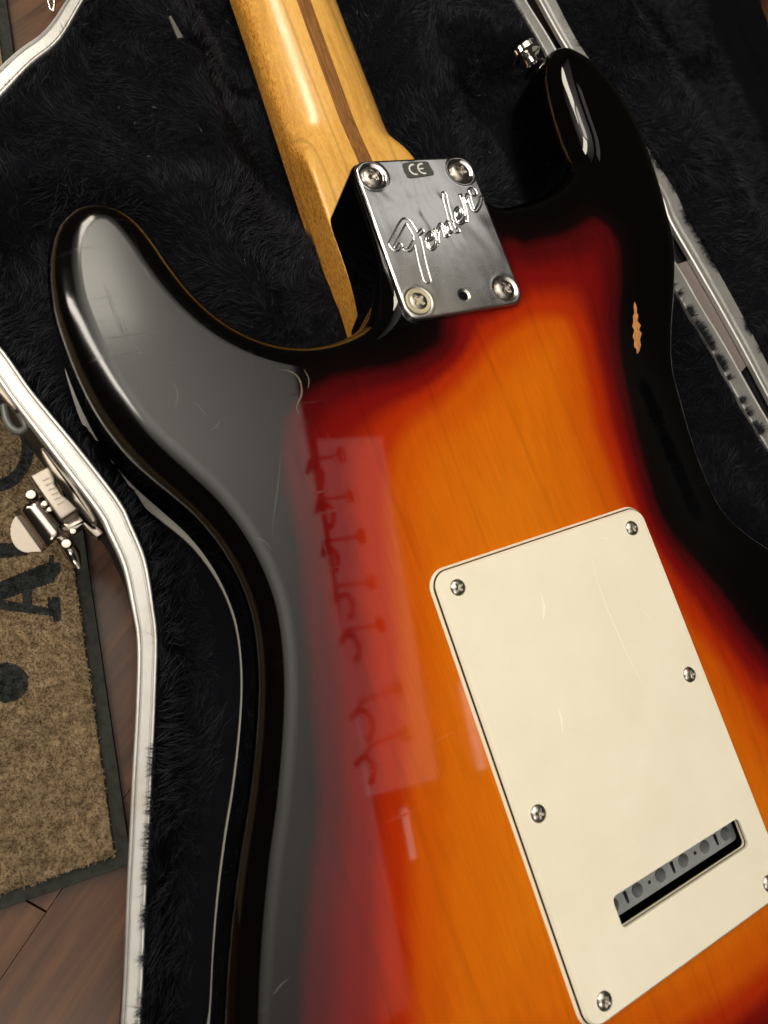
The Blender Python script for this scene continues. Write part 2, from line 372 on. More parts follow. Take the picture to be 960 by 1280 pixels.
# ------------------------------------------------------------------ strands (fur and pile)
def strands(name, root, nrm, length, width, mats, parent, lean, seg=3, curl=.35, matidx=None, kind='stuff'):
    n=len(root); L=length[:,None]
    side=np.cross(nrm+lean, rng.normal(size=(n,3))); side/=np.linalg.norm(side,axis=1)[:,None]+1e-9
    d=nrm+lean; d/=np.linalg.norm(d,axis=1)[:,None]
    bend=rng.normal(size=(n,3))*curl+lean*.6; bend[:,2]-=.35
    nv=seg*2+1; V=np.zeros((n,nv,3)); p=root.copy(); 
    for s in range(seg):
        wv=width[:,None]*(1-s/seg*.8)
        V[:,2*s]=p-side*wv/2; V[:,2*s+1]=p+side*wv/2
        d=d+bend*(.9/seg); d/=np.linalg.norm(d,axis=1)[:,None]; p=p+d*L/seg
    V[:,-1]=p
    base=(np.arange(n)*nv)[:,None]
    quads=[];
    for s in range(seg-1): quads.append(np.concatenate([base+2*s,base+2*s+1,base+2*s+3,base+2*s+2],1))
    tri=np.concatenate([base+2*seg-2,base+2*seg-1,base+2*seg],1)
    Q=np.concatenate(quads,0) if quads else np.zeros((0,4),int)
    me=bpy.data.meshes.new(name); me.vertices.add(n*nv); me.vertices.foreach_set('co',(V.reshape(-1)*MM))
    nl=Q.size+tri.size; me.loops.add(nl); me.loops.foreach_set('vertex_index',np.concatenate([Q.reshape(-1),tri.reshape(-1)]))
    npoly=len(Q)+len(tri); me.polygons.add(npoly)
    ls=np.concatenate([np.arange(len(Q))*4, Q.size+np.arange(len(tri))*3]); me.polygons.foreach_set('loop_start',ls)
    if matidx is not None:
        mi=np.concatenate([np.tile(matidx,max(seg-1,0)),matidx]); me.polygons.foreach_set('material_index',mi.astype(np.int32))
    me.polygons.foreach_set('use_smooth',np.ones(npoly,bool)); me.update(calc_edges=True)
    for m in mats: me.materials.append(m)
    o=bpy.data.objects.new(name,me); COL.objects.link(o); o.parent=parent; o['kind']=kind
    return o
# mat pile
n=110000
q=rng.random((n,2)); A=np.array(at(-30,470,RZ)[:2]); 
lo=np.array([-260,-215]); hi=np.array([-148,20]); P=lo+q*(hi-lo)
inner_poly=np.array([tuple(p) for p in inn]); P=P[inside(P,inner_poly)]
dk=np.zeros(len(P),bool)
for lp in letter_polys: dk|=inside(P+rng.normal(size=P.shape)*.35,lp)
root=np.c_[P-np.array(RO[:2]),np.full(len(P),RZ-FZ-.2)]
strands('pile',root,np.tile([0,0,1.],(len(P),1)),1.0+rng.random(len(P))*.9,.40+rng.random(len(P))*.25,[M_rug,M_rugdk],rug,rng.normal(size=(len(P),3))*.5,seg=2,matidx=dk.astype(int))

# ------------------------------------------------------------------ guitar body outline (mm, neck up, seen from the back)
OUT=[(-156.3,-243.5),(-147.6,-221.7),(-141.3,-204.2),(-135.6,-190),(-129.2,-175.9),(-122.6,-162.6),(-116.1,-147.8),(-110.9,-133.7),(-107.8,-121.5),(-106.5,-111),(-107.2,-100),(-109.6,-89.2),(-113.6,-79),(-118.5,-70.5),(-123,-63.2),(-127,-56),(-130.3,-48),(-132.9,-39.4),(-134.8,-29.4),(-136,-18.5),(-136.6,-8),(-136,0),(-134.5,8),(-132,15.4),(-129,20.8),(-126,24),(-121.9,26.9),(-116.6,28.2),(-111.6,27.6),(-107.2,25.2),(-103.2,20.4),(-100,13),(-97,3.2),(-93.2,-6.6),(-88,-15.4),(-81.8,-22.2),(-74.2,-27.4),(-65.6,-30.4),(-57,-31.3),(-48.9,-30.6),(-40.5,-28),(-33,-22),(-28.6,-13),
 (-26.8,0),(-26.4,14),(-26.3,27),(-24,32.2),(-18,33.4),(0,33.6),(18,33.4),(24,32),(27,26),(30,18.5),(36,15),(46,15.4),(58,17.6),(69,22),(78,27),(83.8,32.5),(86.6,40),(87.5,50),(88.6,62),(90.6,74),(93.4,84),(98,90.5),(104.5,92.8),(111.5,90.2),(119,84),(127.4,68),(131.6,45.7),(130,20),(124.5,-11),(119.4,-43.5),(115.5,-71),(111.8,-94),(110.2,-113),(112,-132),(117,-147),(124,-160),(134,-175),(147,-195),(157,-218),(157,-245),(140,-278),(103,-298),(50,-306),(0,-307),(-60,-304),(-110,-292),(-145,-268)]
OC=catmull(OUT,1.7,True)
# keep points off the exact spacing collisions, then normals (clockwise outline: outward = left of travel)
T=np.roll(OC,-1,0)-np.roll(OC,1,0); T/=np.linalg.norm(T,axis=1)[:,None]; ON=np.c_[-T[:,1],T[:,0]]
blk = (np.abs(OC[:,0])<29)&(OC[:,1]>-16)&(OC[:,1]<40)
rad=np.where(blk,2.0,11.0)
k=np.array([1,2,3,2,1.]);k/=k.sum()
def ringsmooth(a,m):
    for _ in range(m): a=sum(np.roll(a,s)*k[s+2] for s in range(-2,3))
    return a
rad=ringsmooth(rad,3); zb=np.where(blk,-29.0,-45.0); 
rb=np.where(blk,.8,10.0)
rad=np.where((OC[:,0]>60)&(OC[:,0]<98)&(OC[:,1]>14),12.5,rad)
def belly(x,y): return 20*sm(42,112,x)*sm(-5,-70,y)*sm(-190,-125,y)
def body_height(Q, want_n=False):
    d,npnt,bi,bt=nearest(Q,OC); r=rad[bi]*(1-bt)+rad[(bi+1)%len(OC)]*bt
    dd=np.clip(d,0,r); z=-(r-np.sqrt(np.maximum(r*r-(r-dd)**2,0)))
    b=belly(Q[:,0],Q[:,1]); 
    if not want_n: return z-b,d
    o=(npnt-Q)/np.maximum(d,1e-6)[:,None]
    onv=ON[bi]*(1-bt[:,None])+ON[(bi+1)%len(OC)]*bt[:,None]; onv/=np.linalg.norm(onv,axis=1)[:,None]
    o=np.where((d<1e-4)[:,None],onv,o)
    c=np.where(d<r,(r-dd)/r,0); s=np.sqrt(np.maximum(1-c*c,0))
    Nn=np.c_[o*c[:,None],s]
    e=.5; bx=(belly(Q[:,0]+e,Q[:,1])-belly(Q[:,0]-e,Q[:,1]))/(2*e); by=(belly(Q[:,0],Q[:,1]+e)-belly(Q[:,0],Q[:,1]-e))/(2*e)
    Nn[:,0]+=bx*s; Nn[:,1]+=by*s; Nn/=np.linalg.norm(Nn,axis=1)[:,None]
    return z-b,Nn
pts=[tuple(p) for p in OC]; nO=len(pts)
ks=[.012,.04,.08,.13,.19,.26,.33,.41,.49,.57,.65,.73,.81,.89,.96,1.02,1.12,1.25]
for kk in ks:
    P=OC-ON*(rad*kk)[:,None]
    d=nearest(P,OC)[0]; ok=(d>rad*kk*.93)&inside(P,OC); 
    if kk<.1: idx=ok
    else: idx=ok
    pts+= [tuple(p) for p in P[idx]]
ring_np=np.array(pts[nO:])
gx,gy=np.meshgrid(np.arange(-160,162,3.4),np.arange(-310,96,3.4)); G=np.c_[gx.ravel(),gy.ravel()]+rng.normal(size=(gx.size,2))*.12
r_loc=None
G=G[inside(G,OC)]; dG,_,bi,_=nearest(G,OC); G=G[dG>rad[bi]*1.25+1.2]
pts+=[tuple(p) for p in G]
edges=[(i,(i+1)%nO) for i in range(nO)]
res=delaunay_2d_cdt([Vector(p) for p in pts],edges,[],0,1e-5)
V2=np.array([tuple(v) for v in res[0]]); TR=np.array([f for f in res[2]])
cen=V2[TR].mean(1); keep=inside(cen,OC)
# routed cavity behind the slot of the back cover
CAV=(-38,36,-250,-205)
keep&=~((cen[:,0]>CAV[0])&(cen[:,0]<CAV[1])&(cen[:,1]>CAV[2])&(cen[:,1]<CAV[3]))
TR=TR[keep]
zt,NT_=body_height(V2,True)
a,b_,c_=V2[TR[:,0]],V2[TR[:,1]],V2[TR[:,2]]
cr=(b_-a)[:,0]*(c_-a)[:,1]-(b_-a)[:,1]*(c_-a)[:,0]; TR[cr<0]=TR[cr<0][:,::-1]
VB=[tuple(x) for x in np.c_[V2,zt]]; NB=[tuple(x) for x in NT_]; FB=[tuple(t) for t in TR]
# find outline vertices in output
from collections import defaultdict
dmap={}
orig=res[3]
for vi,lst in enumerate(orig):
    for o_ in lst:
        if o_<nO: dmap[o_]=vi
prev=[dmap[i] for i in range(nO)]
ztop=np.array([VB[i][2] for i in prev])
def addring(P,z,Nr):
    st=len(VB)
    for i in range(nO): VB.append((P[i,0],P[i,1],z[i])); NB.append(tuple(Nr[i]))
    return list(range(st,st+nO))
zmid=zb+rb
rings=[]
N0=np.c_[ON,np.zeros(nO)]
for t in (.33,.66,1.0): rings.append((OC,ztop*(1-t)+np.minimum(zmid,ztop-.5)*t,N0))
for a_ in (15,30,45,60,75,90):
    c=math.cos(math.radians(a_)); s=math.sin(math.radians(a_))
    rings.append((OC-ON*(rb*(1-c))[:,None], zmid-rb*s, np.c_[ON*c,np.full(nO,-s)]))
for P,z,Nr in rings:
    cur=addring(P,z,Nr)
    for i in range(nO):
        j=(i+1)%nO; FB.append((prev[i],prev[j],cur[j],cur[i]))
    prev=cur
FB.append(tuple(prev))
guitar = tag(empty('electric_guitar',(0,0,-45)),'three-colour sunburst electric guitar lying face down in the plush lined case','guitar')
GZ=45
VBa=np.array(VB); VBa[:,2]+=GZ
body=mesh('body',VBa,FB,M_body,guitar)
body.data.normals_split_custom_set_from_vertices([Vector(n) for n in NB])
# sunburst attribute: 0 where black turns red, 1 where red turns amber
C1=atl([(385,1500),(392,1280),(398,1150),(412,1000),(408,900),(402,800),(393,700),(377,620),(368,560),(374,522),(404,494),(440,480),(510,464),(560,432)],0)+[(-4,-26),(14,-24),(30,-8)]+atl([(655,318),(690,308),(722,298),(746,282),(764,300),(769,322),(773,350),(777,420),(786,500),(801,580),(827,660)],0)+atl([(872,735),(912,800),(960,853)],-8)+[(97,-185),(126,-215),(130,-250),(100,-280),(50,-292),(-20,-294),(-90,-284),(-124,-262)]
C2=atl([(505,1500),(503,1280),(500,1150),(498,1000),(491,900),(483,800),(476,700),(474,620),(482,564),(506,520),(545,490),(580,456),(610,420),(640,400),(668,386),(705,388),(724,412),(738,460),(752,530),(772,590),(800,660),(845,740)],0)+atl([(885,810),(925,868),(960,912)],-4)+[(76,-195),(102,-220),(104,-250),(76,-270),(20,-280),(-40,-276),(-80,-262)]
C1=catmull(C1,4,True); C2=catmull(C2,4,True)
allxy=VBa[:,:2]
d1=sdf(allxy,C1); d2=sdf(allxy,C2)
gap=np.clip(d1-d2,8,60)
t=np.where(d1<0, d1/14., np.where(d2<0, d1/gap, 1+d2/16.))
side=VBa[:,2]-GZ<-12.5; t=np.where(side&(belly(allxy[:,0],allxy[:,1])<1),-2,t)
at_=body.data.attributes.new('burst','FLOAT','POINT'); at_.data.foreach_set('value',t.astype(np.float32))
# bare wood chip on the bass edge
ch=[(793,378),(796,384),(795,389),(798,394),(797,401),(801,405),(799,412),(802,418),(800,426),(801,432),(799,441),(796,443),(795,436),(792,433),(793,426),(791,421),(793,414),(790,408),(792,402),(791,396),(793,391),(792,385)]
cz=-3.0
cp=np.array(atl(ch,cz)); 
for _ in range(6):
    hz,_d=body_height(cp); cp=np.array([at(a,b,float(h))[:2] for (a,b),h in zip(ch,hz)])
cc=cp.mean(0); cp+=rng.normal(size=cp.shape)*.28; hz,_n=body_height(cp); hc,_n=body_height(cc[None])
mesh('paint_chip',[(p[0],p[1],h+GZ+.12) for p,h in zip(cp,hz)]+[(cc[0],cc[1],hc[0]+GZ+.12)],[(i,(i+1)%len(cp),len(cp)) for i in range(len(cp))],M_bare,body,smooth=False)
# added pale strip: the grazing reflection on the body's side wall, put into colour
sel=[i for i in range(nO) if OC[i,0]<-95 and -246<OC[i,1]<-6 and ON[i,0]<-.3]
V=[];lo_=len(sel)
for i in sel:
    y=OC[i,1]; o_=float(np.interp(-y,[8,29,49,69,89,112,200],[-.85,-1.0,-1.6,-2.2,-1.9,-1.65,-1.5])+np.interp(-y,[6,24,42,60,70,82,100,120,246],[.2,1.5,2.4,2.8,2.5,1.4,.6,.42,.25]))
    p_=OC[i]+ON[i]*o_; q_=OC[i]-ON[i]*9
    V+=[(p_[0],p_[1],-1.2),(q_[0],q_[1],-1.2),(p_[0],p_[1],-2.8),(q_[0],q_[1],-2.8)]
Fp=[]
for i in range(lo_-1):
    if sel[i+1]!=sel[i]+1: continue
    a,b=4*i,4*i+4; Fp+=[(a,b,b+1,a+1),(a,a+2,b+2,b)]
mesh('edge_reflection_strip',V,Fp,mat('pale_edge_reflection',(.33,.31,.28),.35),guitar,smooth=False)
# scratches in the lacquer, and beige strokes painted as a reflection
M_scr=mat('scratched_lacquer',(.10,.085,.075),.5); M_refl=mat('beige_reflection',(.10,.075,.05),.5)
def on_body(l):
    q=np.array([at(a,b,0)[:2] for a,b in l])
    for _ in range(4):
        h,_d=body_height(q); q=np.array([at(a,b,float(z_))[:2] for (a,b),z_ in zip(l,h)])
    h,_d=body_height(q); return np.c_[q,h]
def lacquer_stroke(name,l,w0,m_):
    P=on_body(catmull(l,4)); n_=len(P); V=[]
    for i in range(n_):
        t_=P[min(i+1,n_-1)]-P[max(i-1,0)]; t_=t_/np.linalg.norm(t_); ww_=w0*math.sin(math.pi*(i+.3)/(n_-.4))*(.6+.5*rnd.random())
        s_=np.array([-t_[1],t_[0],0])*ww_; V+=[tuple(P[i]+s_+[0,0,GZ+.05]),tuple(P[i]-s_+[0,0,GZ+.05])]
    mesh(name,V,[(2*i,2*i+1,2*i+3,2*i+2) for i in range(n_-1)],m_,body,smooth=False)
lacquer_stroke('scratch',[(352,560),(347,610),(342,645),(340,672)],.10,M_scr)
lacquer_stroke('scratch',[(318,672),(330,676),(340,688)],.12,M_scr)
lacquer_stroke('scratch',[(216,478),(222,492),(219,512)],.13,M_scr)
lacquer_stroke('scratch',[(240,500),(252,512),(258,520)],.10,M_scr)
lacquer_stroke('scratch',[(262,538),(270,534),(275,526)],.10,M_scr)
lacquer_stroke('scratch',[(160,420),(172,436),(180,446)],.12,M_scr)
lacquer_stroke('scratch',[(340,1245),(352,1230),(362,1222)],.12,M_scr)
lacquer_stroke('reflection_mark',[(346,462),(362,464),(374,474),(377,492),(371,508),(374,520)],.34,M_refl)  # mirrored shape painted on as beige strokes
lacquer_stroke('reflection_mark',[(380,462),(386,474),(385,486)],.22,M_refl)
# spring cavity
x0,x1,y0,y1=CAV; x0-=1.5;x1+=1.5;y0-=1.5;y1+=1.5
mesh('spring_cavity',[(x0,y0,GZ-.4),(x1,y0,GZ-.4),(x1,y1,GZ-.4),(x0,y1,GZ-.4),(x0,y0,8),(x1,y0,8),(x1,y1,8),(x0,y1,8)],[(4,5,6,7),(0,1,5,4),(1,2,6,5),(2,3,7,6),(3,0,4,7)],M_dark,body,smooth=False)

# ------------------------------------------------------------------ neck
def neck_sec(y,n=56):
    w=26.2-(1.9*sm(20,160,y)) if y<160 else 24.3-(y-160)*.01
    w=float(w)
    h=float(sm(44,84,y)); zbk=-29.0-3.2*h-0.0; ex=14*(1-h)**2+2.15
    sidez=-53.5+ (18*(1-h)+5.5*h)
    pts=[(-w,-53.5)]
    for k in range(n+1):
        a=math.pi*(1-k/n); cx=math.cos(a); sx=math.sin(a)
        x=w*math.copysign(abs(cx)**(2/ex),cx); z=sidez+(zbk-sidez)*abs(sx)**(2/ex); pts.append((x,z))
    pts.append((w,-53.5)); return pts
ys=list(np.arange(-38,40,6.))+list(np.arange(40,90,2.))+list(np.arange(90,330,8.))
secs=[neck_sec(y) for y in ys]; m=len(secs[0]); V=[];Fc=[]
for y,s in zip(ys,secs): V+=[(x,y,z+GZ) for x,z in s]
for i in range(len(ys)-1):
    for j in range(m): Fc.append((i*m+j,i*m+(j+1)%m,(i+1)*m+(j+1)%m,(i+1)*m+j))
Fc.append(tuple(range(m-1,-1,-1))); Fc.append(tuple(range((len(ys)-1)*m,len(ys)*m)))
neck=mesh('neck',V,Fc,M_maple,guitar); neck.data.set_sharp_from_angle(angle=math.radians(50))
# walnut stripe let into the back of the neck
V=[];Fc=[];cols=9
yy=[y for y in ys if y>=28]
for y in yy:
    s=neck_sec(y); xs=np.array([p[0] for p in s[1:-1]]); zs=np.array([p[1] for p in s[1:-1]])
    for c in range(cols):
        x=-3.4+6.8*c/(cols-1); V.append((x,y,float(np.interp(x,xs,zs))+GZ+.06))
for i in range(len(yy)-1):
    for c in range(cols-1): Fc.append((i*cols+c,i*cols+c+1,(i+1)*cols+c+1,(i+1)*cols+c))
mesh('walnut_stripe',V,Fc,M_walnut,neck)

def rr_half(y,hw,hh,r):
    d=hh-abs(y); return hw if d>=r else hw-r+math.sqrt(max(r*r-(r-d)**2,0))
LS=6.857
def lg(l): return [at(475+a/LS,225+b/LS,2.1)[:2] for a,b in l]
strokes=[ # (centreline in photo zoom coordinates, half width mm)
 ([(98,552),(118,512),(152,446),(188,378),(215,350),(246,362),(272,402),(300,450),(318,500)],1.05),
 ([(98,566),(124,594),(156,588),(176,556)],.62),
 
 ([(212,590),(250,598),(278,565),(300,520),(330,465),(362,432)],.62),
 ([(318,500),(335,580),(358,690),(382,780),(402,850)],1.45),
 ([(395,520),(440,505),(456,472),(440,448),(412,470),(402,520),(420,575),(450,592),(478,560),(488,520)],.40),
 ([(474,428),(486,470),(500,528)],.40),([(490,500),(500,420),(524,378),(545,430),(562,480),(585,470)],.40),
 ([(552,118),(565,190),(590,290),(612,370),(640,430),(668,430)],.85),
 ([(622,350),(588,350),(566,400),(590,450),(628,430)],.40),
 ([(660,330),(692,300),(696,255),(668,240),(648,280),(660,345),(690,370),(722,350),(738,310)],.40),
 ([(690,130),(715,190),(735,260),(745,350)],.40),([(690,130),(722,140),(750,190)],.40),([(742,150),(760,130),(775,190),(800,250),(830,255),(862,200),(876,150)],.6)]
SEG=[(np.array(lg(l)),w_) for l,w_ in strokes]
SEG=[(catmull(np.c_[s,np.zeros(len(s))],.5)[:,:2],w_) for s,w_ in SEG]
HW,HH=25.5,32.0
nx,ny=330,414
ysr=np.sign(np.linspace(-1,1,ny))*(1-(1-np.abs(np.linspace(-1,1,ny)))**1.0)*HH
XY=[]
for y in ysr:
    hw=rr_half(y,HW,HH,5.2)
    for s in np.linspace(-1,1,nx): XY.append((hw*s,y))
XY=np.array(XY)
D=np.full(len(XY),9.)
for P,w_ in SEG:
    D=np.minimum(D,nearest(XY,P,False)[0]-w_)
# edge distance of rounded rect
qx=np.abs(XY[:,0])-(HW-5.2); qy=np.abs(XY[:,1])-(HH-5.2); ed=-(np.minimum(np.maximum(qx,qy),0)+np.hypot(np.maximum(qx,0),np.maximum(qy,0))-5.2)
z=np.full(len(XY),2.0)
z+=-.24*np.exp(-((D-.06)/.16)**2)
z+=-.9*(1-np.sqrt(1-(1-np.clip(ed/1.1,0,1))**2))
SCR=[(-19.05,25.4),(19.05,25.4),(-19.05,-25.4),(19.05,-25.4)]
for sx,sy in SCR:
    rr=np.hypot(XY[:,0]-sx,XY[:,1]-sy); z+=-.7*sm(5.4,3.9,rr)+.10*np.exp(-((rr-5.9)/.5)**2)
hole=at(580,369,2)[:2]; rh=np.hypot(XY[:,0]-hole[0],XY[:,1]-hole[1]); z+=-.5*sm(2.7,1.9,rh)
rg=at(475+795/LS,225+100/LS,2.1)[:2]; rr=np.hypot(XY[:,0]-rg[0],XY[:,1]-rg[1]); z+=-.22*np.exp(-((rr-1.75)/.22)**2)
V=np.c_[XY,z+GZ]; Fc=[]
fc=[]
for j in range(ny-1):
    for i in range(nx-1):
        a=j*nx+i
        if rh[a]<1.75: continue
        fc.append((a,a+1,a+nx+1,a+nx))
# skirt
bord=list(range(nx))+[j*nx+nx-1 for j in range(1,ny)]+[(ny-1)*nx+i for i in range(nx-2,-1,-1)]+[j*nx for j in range(ny-2,0,-1)]
st=len(V); V=np.r_[V,np.c_[V[bord][:,:2],np.full(len(bord),GZ+.05)]]
nb=len(bord)
for i in range(nb): fc.append((bord[i],st+i,st+(i+1)%nb,bord[(i+1)%nb]))
plate=mesh('neck_plate',V,fc,M_chrome,guitar); tag(plate,'worn chrome neck plate with embossed script and four screws')
plate.data.set_sharp_from_angle(angle=math.radians(60))
lathe('plate_hole',[(2.1,1.5),(1.7,1.2),(1.7,.1),(.01,.1)],M_dark,plate,(hole[0],hole[1],GZ-.0))
# letter R inside the ring
tube('registered_mark',[(rg[0]-.55,rg[1]-.9,GZ+2.05),(rg[0]-.55,rg[1]+.9,GZ+2.05),(rg[0]+.3,rg[1]+.9,GZ+2.05),(rg[0]+.5,rg[1]+.45,GZ+2.05),(rg[0]+.2,rg[1],GZ+2.05),(rg[0]-.4,rg[1],GZ+2.05),(rg[0]+.6,rg[1]-.9,GZ+2.05)],.12,M_chrome,plate,n=6)
# CE sticker
ZS=5.333
ce=[at(430+a/ZS,190+b/ZS,2.15)[:2] for a,b in [(388,84),(400,73),(470,64),(540,62),(562,68),(578,100),(600,136),(598,152),(540,162),(445,174),(424,168),(402,130)]]
M_st=mat('charcoal_sticker',(.055,.055,.05),.45); M_stl=mat('pale_print',(.62,.62,.58),.4)
stk=prism('sticker',[(a,b) for a,b in ce],GZ+2.17,GZ+2.03,M_st,plate,bev=.04)
def arc(cx,cy,r,a0,a1,n=14): return [(cx+r*math.cos(math.radians(a0+(a1-a0)*k/n)),cy+r*math.sin(math.radians(a0+(a1-a0)*k/n)),GZ+2.2) for k in range(n+1)]
def flat(name,pts,w_,parent,matl):
    V=[];n=len(pts)
    for i,p in enumerate(pts):
        t=Vector(pts[min(i+1,n-1)])-Vector(pts[max(i-1,0)]); t.normalize(); s=Vector((-t.y,t.x,0))*w_
        V+=[(p[0]+s.x,p[1]+s.y,p[2]),(p[0]-s.x,p[1]-s.y,p[2])]
    mesh(name,V,[(2*i,2*i+1,2*i+3,2*i+2) for i in range(n-1)],matl,parent,smooth=False)
c1=at(430+470/ZS,190+116/ZS,2.2); c2=at(430+527/ZS,190+110/ZS,2.2)
flat('letter_c',arc(c1[0],c1[1],2.1,75,285),.34,stk,M_stl); flat('letter_e',arc(c2[0],c2[1],2.1,75,285),.34,stk,M_stl)
flat('letter_e_bar',[(c2[0]-2,c2[1],GZ+2.2),(c2[0]+.2,c2[1],GZ+2.2)],.3,stk,M_stl)

def screw_mesh(rad_,dome,matl,cross_w,cross_l,depth):
    nr,na=26,72; V=[];Fc=[]
    for i in range(nr+1):
        r=rad_*(i/nr)
        for k in range(na):
            a=2*math.pi*k/na; x=r*math.cos(a); y=r*math.sin(a)
            z=dome*(math.sqrt(max(1-(r/rad_)**2*.92,0))-.28)
            dx=max(abs(x),abs(y)); dn_=min(abs(x),abs(y)); wd=cross_w*(1-.45*dx/cross_l)
            inn_=float(sm(wd+.16,wd-.05,np.array(dn_)))*float(sm(cross_l+.2,cross_l-.15,np.array(dx)))
            z-=depth*inn_*(1-.5*dx/cross_l if dx<cross_l else .5)
            V.append((x,y,z))
    for i in range(nr):
        for k in range(na): Fc.append((i*na+k,(i+1)*na+k,(i+1)*na+(k+1)%na,i*na+(k+1)%na))
    st=len(V)
    for k in range(na):
        a=2*math.pi*k/na; V.append((rad_*math.cos(a),rad_*math.sin(a),-1.2))
    for k in range(na): Fc.append((nr*na+k,st+k,st+(k+1)%na,nr*na+(k+1)%na))
    return V,Fc
V,Fc=screw_mesh(4.0,1.35,M_screw,.75,2.15,1.5)
s0=None
M_screw2=mat('yellowed_screw',(.40,.37,.29),.42,.9)
for i,(sx,sy) in enumerate(SCR):
    if s0 is None: s0=mesh('screw',V,Fc,M_screw,plate); s=s0
    else: s=s0.copy(); COL.objects.link(s); s.parent=plate
    s.location=Vector((sx,sy,GZ+1.75))*MM; s.rotation_euler=(0,0,(.45,1.1,.7,.55)[i])
lathe('yellowed_rim',[(4.0,0),(4.9,0),(4.9,.9),(4.5,1.1),(4.05,.9)],mat('old_varnish',(.42,.38,.25),.35),plate,(-19.05,-25.4,GZ+1.3),n=32)

# ------------------------------------------------------------------ back cover, three plies
CX0,CX1,CY0,CY1=-51.0,42.5,-261.5,-117.4
def rrect(x0,x1,y0,y1,r,n=10):
    out=[]
    for cx,cy,a in ((x1-r,y1-r,0),(x0+r,y1-r,90),(x0+r,y0+r,180),(x1-r,y0+r,270)):
        for k in range(n+1):
            t=math.radians(a+90*k/n); out.append((cx+r*math.cos(t),cy+r*math.sin(t)))
    return out
slot=rrect(-27.4,30.9,-240.8,-231.0,1.8,6)
def sheet(name,P,holes,z1,z0,matl,parent,bevel=0,P2=None):
    """plate with holes; P is bottom outline, P2 top outline (bevelled edge)"""
    pts=[Vector(p) for p in (P2 or P)]; e=[(i,(i+1)%len(P)) for i in range(len(P))]
    allp=list(pts); loops=[list(range(len(P)))]
    for h in holes:
        s=len(allp); allp+=[Vector(p) for p in h]; e+=[(s+i,s+(i+1)%len(h)) for i in range(len(h))]; loops.append(list(range(s,s+len(h))))
    r=delaunay_2d_cdt(allp,e,[],0,1e-6); V2=[tuple(v) for v in r[0]]; c_in=[]
    T_=np.array([list(f) for f in r[2]]); V2a=np.array(V2); ce_=V2a[T_].mean(1); kp=inside(ce_,np.array(P2 or P))
    for h in holes: kp&=~inside(ce_,np.array(h))
    T_=T_[kp]; V=[(a,b,z1) for a,b in V2]; Fc=[tuple(t) for t in T_]
    mp={}
    for vi,l in enumerate(r[3]):
        for o_ in l: mp[o_]=vi
    for li,lp in enumerate(loops):
        st=len(V); src=P if li==0 else [tuple(allp[i]) for i in lp]
        V+=[(p[0],p[1],z0) for p in src]; n_=len(lp)
        for i in range(n_): Fc.append((mp[lp[i]],st+i,st+(i+1)%n_,mp[lp[(i+1)%n_]]))
    bm=bmesh.new(); vs=[bm.verts.new(v) for v in V]
    for f in Fc:
        try: bm.faces.new([vs[i] for i in f])
        except ValueError: pass
    return from_bm(name,bm,matl,parent,False)
cover=empty('back_cover',(0,0,GZ+.05)); cover.parent=guitar
cover['label']='aged cream three-ply plastic back cover with a string slot'
def mid_rr(i): return rrect(CX0+i,CX1-i,CY0+i,CY1-i,6.8-i)
sheet('lower_ply',mid_rr(0),[slot],.95,0,M_ply_w,cover,P2=mid_rr(.75))
sheet('black_ply',mid_rr(.78),[slot],1.50,.96,M_ply_b,cover,P2=mid_rr(1.25))
sheet('upper_ply',mid_rr(1.28),[slot],2.45,1.51,M_cream,cover,P2=mid_rr(2.0))
M_cscr=mat('cover_scratch',(.88,.82,.68),.35)
def cscr(l,w0):
    P=catmull([at(a,b,2.5)[:2] for a,b in l],3); V=[];n_=len(P)
    for i in range(n_):
        t_=P[min(i+1,n_-1)]-P[max(i-1,0)]; t_=t_/np.linalg.norm(t_); ww_=w0*math.sin(math.pi*(i+.3)/(n_-.4)); s_=np.array([-t_[1],t_[0]])*ww_
        V+=[(*(P[i]+s_),2.47),(*(P[i]-s_),2.47)]
    mesh('scratch',V,[(2*i,2*i+1,2*i+3,2*i+2) for i in range(n_-1)],M_cscr,cover,smooth=False)
cscr([(738,690),(748,730),(765,775),(790,830),(812,868)],.16); cscr([(676,742),(680,757),(679,774)],.5); cscr([(698,884),(702,900),(703,916)],.4); cscr([(752,672),(760,674)],.2); cscr([(800,760),(815,775)],.1)
V,Fc=screw_mesh(2.75,1.5,M_cscrew,.5,1.35,1.0)
c0=None
for i,(sx,sy) in enumerate([(-42.4,-125.1),(33.5,-125.5),(33.7,-181),(-42,-198.5),(-41.9,-254.7),(33.0,-254.6)]):
    if c0 is None: c0=mesh('screw',V,Fc,M_cscrew,cover); s=c0
    else: s=c0.copy(); COL.objects.link(s); s.parent=cover
    s.location=Vector((sx,sy,2.55))*MM; s.rotation_euler=(0,0,i*1.3+.4)
# tremolo block with string bores
bz=-6+GZ
hol=[]
for hx in (30.4,19.8,9.3,-1.6,-12.2,-22.9): hol.append([(hx+2.25*math.cos(a),-238.0+2.25*math.sin(a)) for a in np.linspace(0,2*math.pi,20,endpoint=False)])
smal=[]
for hx in (15.0,-6.7): smal.append([(hx+.62*math.cos(a),-238.0+.62*math.sin(a)) for a in np.linspace(0,2*math.pi,10,endpoint=False)])
def slotp(cx): return [(cx-.75,-236.2),(cx+.1,-236.0),(cx+.75,-236.4),(cx+.62,-239.4),(cx+.1,-240.3),(cx-.5,-239.4)]
sl=[slotp(x) for x in (25.6,4.2,-17.2)]
blkP=rrect(-36.5,34.6,-241.6,-228.0,1.6,5)
block=sheet('tremolo_block',blkP,hol+smal+sl,bz,bz-9,M_zinc,guitar)
block['label']='grey tremolo block with six string holes seen through the slot'
